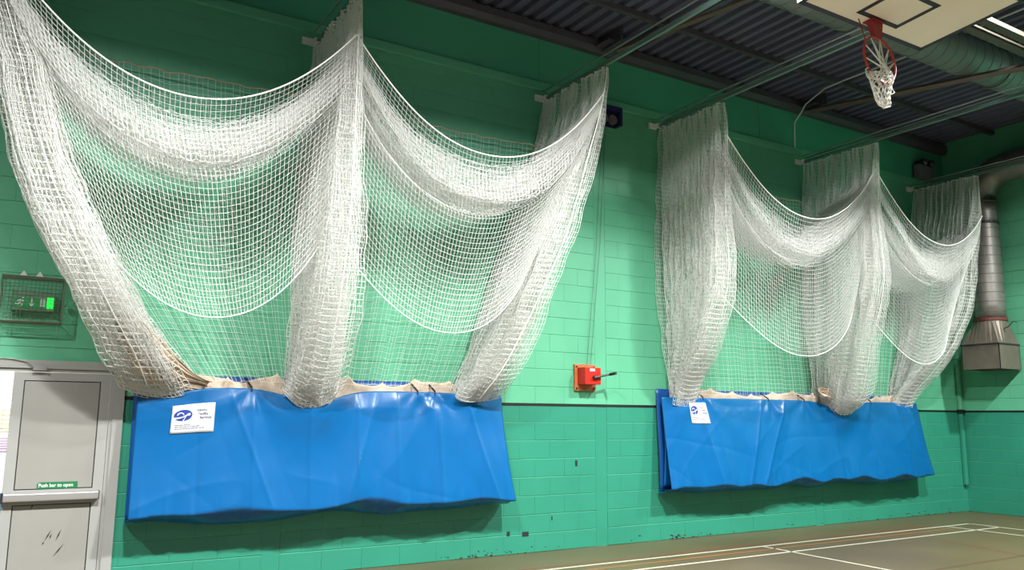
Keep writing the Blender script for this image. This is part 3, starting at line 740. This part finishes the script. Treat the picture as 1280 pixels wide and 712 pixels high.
# ------------------------------------------------------------------ flat back nets along the wall
def back_net(a, b, label, x0, x1, sk0, sk1, lip):
    xa, xb = TR[a]+.12, TR[b]-.12
    z0, z1 = 5.15, 1.98; NU = int((xb-xa)/.06); NV = int((z0-z1)/.06)
    v = np.linspace(0, 1, NV); uu = np.linspace(0, 1, NU)
    nn = Noise(6, 1, 4); U, Vv = np.meshgrid(uu, v, indexing='ij')
    lo0, lo1 = x0, x1
    Xp = (xa+(xb-xa)*U)*(1-Vv**1.5)+(lo0+(lo1-lo0)*U)*Vv**1.5 + .012*np.sin(U*95)
    Y = -.14-.02*nn(U*6, Vv*2)-.02*np.sin(U*70)
    Z = z0+(z1-z0)*Vv - .03*np.sin(U*math.pi)*(1-Vv)+.006*nn(U*30, Vv*4)
    P = np.stack([Xp, Y, Z], -1)
    t = thing('back_net', label, 'net', 'back nets along the wall', (float((xa+xb)/2), -.14, 1.9)); off = np.array(t.location)
    netting('netting', P-off, .0016, 'net', t)
    V1, F1 = tube_lines(P[None, :, 0].copy()-off, .008, 6); link('head_rope', mesh_np('head_rope', V1, F1, True), 'old_rope', t)
    # scalloped canvas skirt with peaks where it is laced to the net
    n = 120; s = np.linspace(0, 1, n); xs = sk0+(sk1-sk0)*s
    npk = max(2, int(round((sk1-sk0)/.42))); f = (s*npk+.35) % 1.0
    peak = np.abs(2*f-1)**5
    sc = (2.0+.035*np.sin(s*9+1))+.055*peak
    T = np.linspace(0, 1, 10)
    nk = Noise(6, 2, 6)
    P2 = np.stack([np.repeat(xs[:, None], 10, 1)+.02*nk(s[:, None]*6, T[None]*2), -.105+.018*nk(s[:, None]*9, T[None])+.01*T[None], sc[:, None]*(1-T[None])+1.78*T[None]], -1)
    grid_mesh('canvas_skirt', P2-off, 'canvas', t, .004)['label'] = 'cream canvas skirt tucked into the blue cover'
back_net(0, 1, 'flat white net on the wall left of the middle curtain in the near bay', 1.4, 2.68, 1.6, 2.55, 1.9)
back_net(1, 2, 'flat white net on the wall right of the middle curtain in the near bay', 2.7, 4.75, 2.9, 4.55, 1.9)
back_net(3, 4, 'flat white net on the wall left of the middle curtain in the far bay', 8.1, 11.1, 8.35, 11.0, 1.9)
back_net(4, 5, 'flat white net on the wall nearest the corner in the far bay', 11.2, 13.2, 11.7, 13.1, 1.9)

# ------------------------------------------------------------------ blue covers
def cover(x0, x1, zt, zb, dips, creases, label, lab_x, lab_w, lab_h, lab_z, lab_skew, seed, straps, hemw=.06):
    L = x1-x0; ns = int(L*62); nt = 84
    t = thing('net_storage_cover', label, 'cover', 'blue net covers', ((x0+x1)/2, 0, zb)); off = np.array(t.location)
    n1, n2, n3, n4 = Noise(8, 1.0, 3.5), Noise(10, 4, 10), Noise(8, 8, 20), Noise(5, 3, 8)
    def front(s, q):
        """s in m along x, q 0 top .. 1 bottom .. 1.2 underside"""
        s = np.asarray(s, float); q = np.asarray(q, float)
        qq = np.clip(q, 0, 1)
        ztop = zt + 0*s
        for (dx, dw, dz) in dips: ztop = ztop-dz*np.exp(-((s-dx)/dw)**2)
        end = np.exp(-(s-x0)/.25)+np.exp(-(x1-s)/.25)
        zbot = zb+.022*n4(s*1.2, s*0)+.0*s
        z = ztop+(zbot-ztop)*qq
        qm = np.clip(.955+.02*n4(s*1.6, s*0+.5)-hemw*np.abs(np.sin(s*2.3+1.3*n1(s, s*0)))**2-.0*end, .8, .985)
        qm = qm+(.985-qm)*np.clip(end*1.4, 0, 1)
        up = np.clip(qq/qm, 0, 1); dn = np.clip((qq-qm)/(1-qm), 0, 1)
        y = -(.19+.16*up**.9) + .13*dn**1.3 + .06*end*(1-.4*qq)
        for dx, dw, dz in dips: y = y-.16*np.clip(dz*6, 0, 1)*np.exp(-((s-dx)/(dw*1.1))**2)*np.exp(-(qq/.28)**2)
        wr = .012*n1(s*1.3, qq*1.6)
        wr = wr+.005*np.exp(-np.abs(n2(s*.55+.3*qq, qq*.8+.25*s))*4)-.004*np.exp(-np.abs(n3(s*.16-.2*qq, qq*.5))*4)+.004*n2(s*1.4, qq*.9)
        for k, (cxx, d, a) in enumerate(creases):
            xx = s-cxx-a*qq; wr = wr+d*.8*np.exp(-np.abs(xx)/.018)+d*1.2*np.clip(1-np.abs(xx)/.24, 0, 1)
        for sx in straps:
            th = np.arctan2(s-sx, qq*1.28+.04); di = np.hypot(s-sx, qq*1.28)
            wr = wr+.014*np.sin(7*th+sx)*np.exp(-di/.45)*np.clip(di/.12, 0, 1)
        hem = np.clip((qq-.66)/.34, 0, 1)**1.5
        wr = wr+hem*(.02*np.exp(-np.abs(np.sin(s*6.1+2.2*n4(s*.8, s*0)))*3)-.018*np.exp(-np.abs(np.sin(s*4.3+1.7*n1(s*2, s*0)))*4))
        y = y-wr*np.clip(qq*6+.15, 0, 1)
        # underside
        un = np.clip((q-1)/.2, 0, 1)
        y = y+(-.03-y)*un; z = z-.035*np.sin(np.pi*np.clip(un*.8, 0, 1))+.0*un
        y = np.minimum(y, -.012)
        return np.stack(np.broadcast_arrays(s+.10*np.exp(-(x1-s)/.3)*qq**2-.02*np.exp(-(s-x0)/.3)*qq, y, z), -1)
    s = np.linspace(x0, x1, ns)[:, None]; q = np.concatenate([np.linspace(0, 1, nt), np.linspace(1.02, 1.2, 12)])[None]
    grid_mesh('front_sheet', front(s, q)-off, 'pvc', t, .004)
    # back sheet against the wall, rising above the front
    sb = np.linspace(x0-.015, x1+.01, 80)[:, None]; qb = np.linspace(0, 1, 20)[None]
    nb = Noise(5, 1, 4)
    Pb = np.stack(np.broadcast_arrays(sb+0*qb, -.035-.012*nb(sb, qb*2)-.05*qb, (zt+.115)+(zb+.02-zt-.115)*qb), -1)
    grid_mesh('back_sheet', Pb-off, 'pvc_dark', t, .004)
    # folded inner flap visible at the open left end
    sf = np.linspace(0, 1, 12)[:, None]; qf = np.linspace(0, 1, 24)[None]
    Pf = np.stack(np.broadcast_arrays(x0+.02+.35*sf+0*qf, -.10-.05*sf-.05*np.sin(qf*3), zt-.06+(zb+.12-zt)*qf), -1)
    grid_mesh('inner_flap', Pf-off, 'pvc', t, .004)
    for sx in straps:
        p0 = front(np.array([sx]), np.array([0.0]))[0]
        MB().tube([(p0[0]-off[0], p0[1]-.006, p0[2]-off[2]-.03), (p0[0]-off[0], p0[1]+.0, p0[2]-off[2]+.012), (p0[0]-off[0]-.03, -.07, zt+.10-off[2])], .011, 6).build('strap', 'strap', t)
    # maker's label
    def onsurf(a, b, d):
        """a across 0..lab_w, b down 0..lab_h, d out"""
        P0 = front(np.array([lab_x+a+lab_skew*b]), np.array([(zt-lab_z+b)/(zt-zb)]))[0]
        return (P0[0]-off[0], P0[1]-.008-d, P0[2]-off[2])
    na, nb_ = 16, 10
    P = np.array([[onsurf(lab_w*i/na, lab_h*j/nb_, 0) for j in range(nb_+1)] for i in range(na+1)])
    lab = grid_mesh('label_card', P, 'paper', t, .003); lab['label'] = 'white maker label with a blue oval logo'
    def flat(name, me2d, m, d):
        for v in me2d.vertices: v.co = onsurf(v.co.x*lab_w, v.co.y*lab_h, d)
        return link(name, me2d, m, lab)
    def poly_mesh(polys, step=1):
        mb = MB()
        for pl in polys: mb.add([(a, b, 0) for a, b in pl], [tuple(range(len(pl)))])
        me = bpy.data.meshes.new('mark'); me.from_pydata(mb.v, [], mb.f)
        bm = bmesh.new(); bm.from_mesh(me); bmesh.ops.triangulate(bm, faces=bm.faces); 
        bmesh.ops.subdivide_edges(bm, edges=bm.edges, cuts=1, use_grid_fill=True); bm.to_mesh(me); bm.free()
        return me
    cx, cy, ra, rb = .26, .37, .215, .20
    flat('logo', poly_mesh([[(cx+ra*math.cos(k*math.pi/20), cy+rb*math.sin(k*math.pi/20)) for k in range(40)]]), 'logo', .003)
    # white swimmer-like swoosh over the oval
    arc = [(cx-.06+.085*math.cos(a), cy-.015-.10*math.sin(a)) for a in [math.pi*k/12 for k in range(13)]]
    arc_i = [(cx-.055+.055*math.cos(a), cy-.01-.065*math.sin(a)) for a in [math.pi*k/12 for k in range(13)]]
    quads = [[arc[k], arc[k+1], arc_i[k+1], arc_i[k]] for k in range(12)]
    sw = [(cx-.22, cy+.055), (cx-.1, cy+.055), (cx, cy+.035), (cx+.09, cy-.03), (cx+.125, cy+.0), (cx+.05, cy+.06), (cx-.06, cy+.10), (cx-.19, cy+.125)]
    quads += [[sw[0], sw[1], sw[6], sw[7]], [sw[1], sw[2], sw[5], sw[6]], [sw[2], sw[3], sw[4], sw[5]]]
    quads += [[(cx+.135+.042*math.cos(k*.628), cy-.02+.05*math.sin(k*.628)) for k in range(10)]]
    quads += [[(cx+.055, cy+.05), (cx+.075, cy+.05), (cx+.02, cy+.20), (cx-.01, cy+.20)]]
    flat('swoosh', poly_mesh(quads), 'paper', .0045)
    for k, (wd, a, b) in enumerate([('Newto', .575, .27), ('Facility', .62, .40), ('Services', .655, .53)]):
        tm = text_mesh(wd, .115); wdt = max(v.co.x for v in tm.vertices)
        for v in tm.vertices: v.co = (a+v.co.x*.72, b-v.co.y*1.0, 0)
        flat('lettering', tm, 'ink', .003)
    for k, (l0, l1) in enumerate([(.09, .46), (.09, .68), (.09, .78)]):
        mbq = []; a = l0
        while a < l1:
            wl = random.uniform(.03, .09); mbq.append([(a, .70+.065*k), (min(a+wl, l1), .70+.065*k), (min(a+wl, l1), .725+.065*k), (a, .725+.065*k)]); a += wl+.014
        flat('small_print', poly_mesh(mbq), 'ink', .003)
cover(1.06, 5.12, 1.915, .635, [(1.25, .35, .07), (2.75, .38, .13), (4.75, .3, .025)],
      [(1.62, -.012, .0), (2.15, .014, .0), (2.72, .016, .02), (3.25, .02, .0), (3.72, .018, .0), (4.22, .022, .04), (1.9, .01, .5), (3.5, .012, -.4), (4.6, .012, .35)],
      'bright blue plastic storage cover between the white door and the red winch', 1.37, .40, .285, 1.775, -.03, 1, (2.12, 3.98, 4.2))
cover(7.70, 13.55, 1.925, .66, [(11.35, .42, .16), (7.95, .3, .0)],
      [(8.55, .016, .15), (9.6, .02, -.5), (10.1, .02, -.7), (11.1, .014, .1), (11.9, .014, .35), (12.8, .018, .3), (13.2, .022, .25), (8.3, .012, .3)],
      'bright blue plastic storage cover between the red winch and the hall corner', 8.13, .32, .29, 1.86, .12, 2, (8.42, 9.75, 10.55, 12.2), .025)
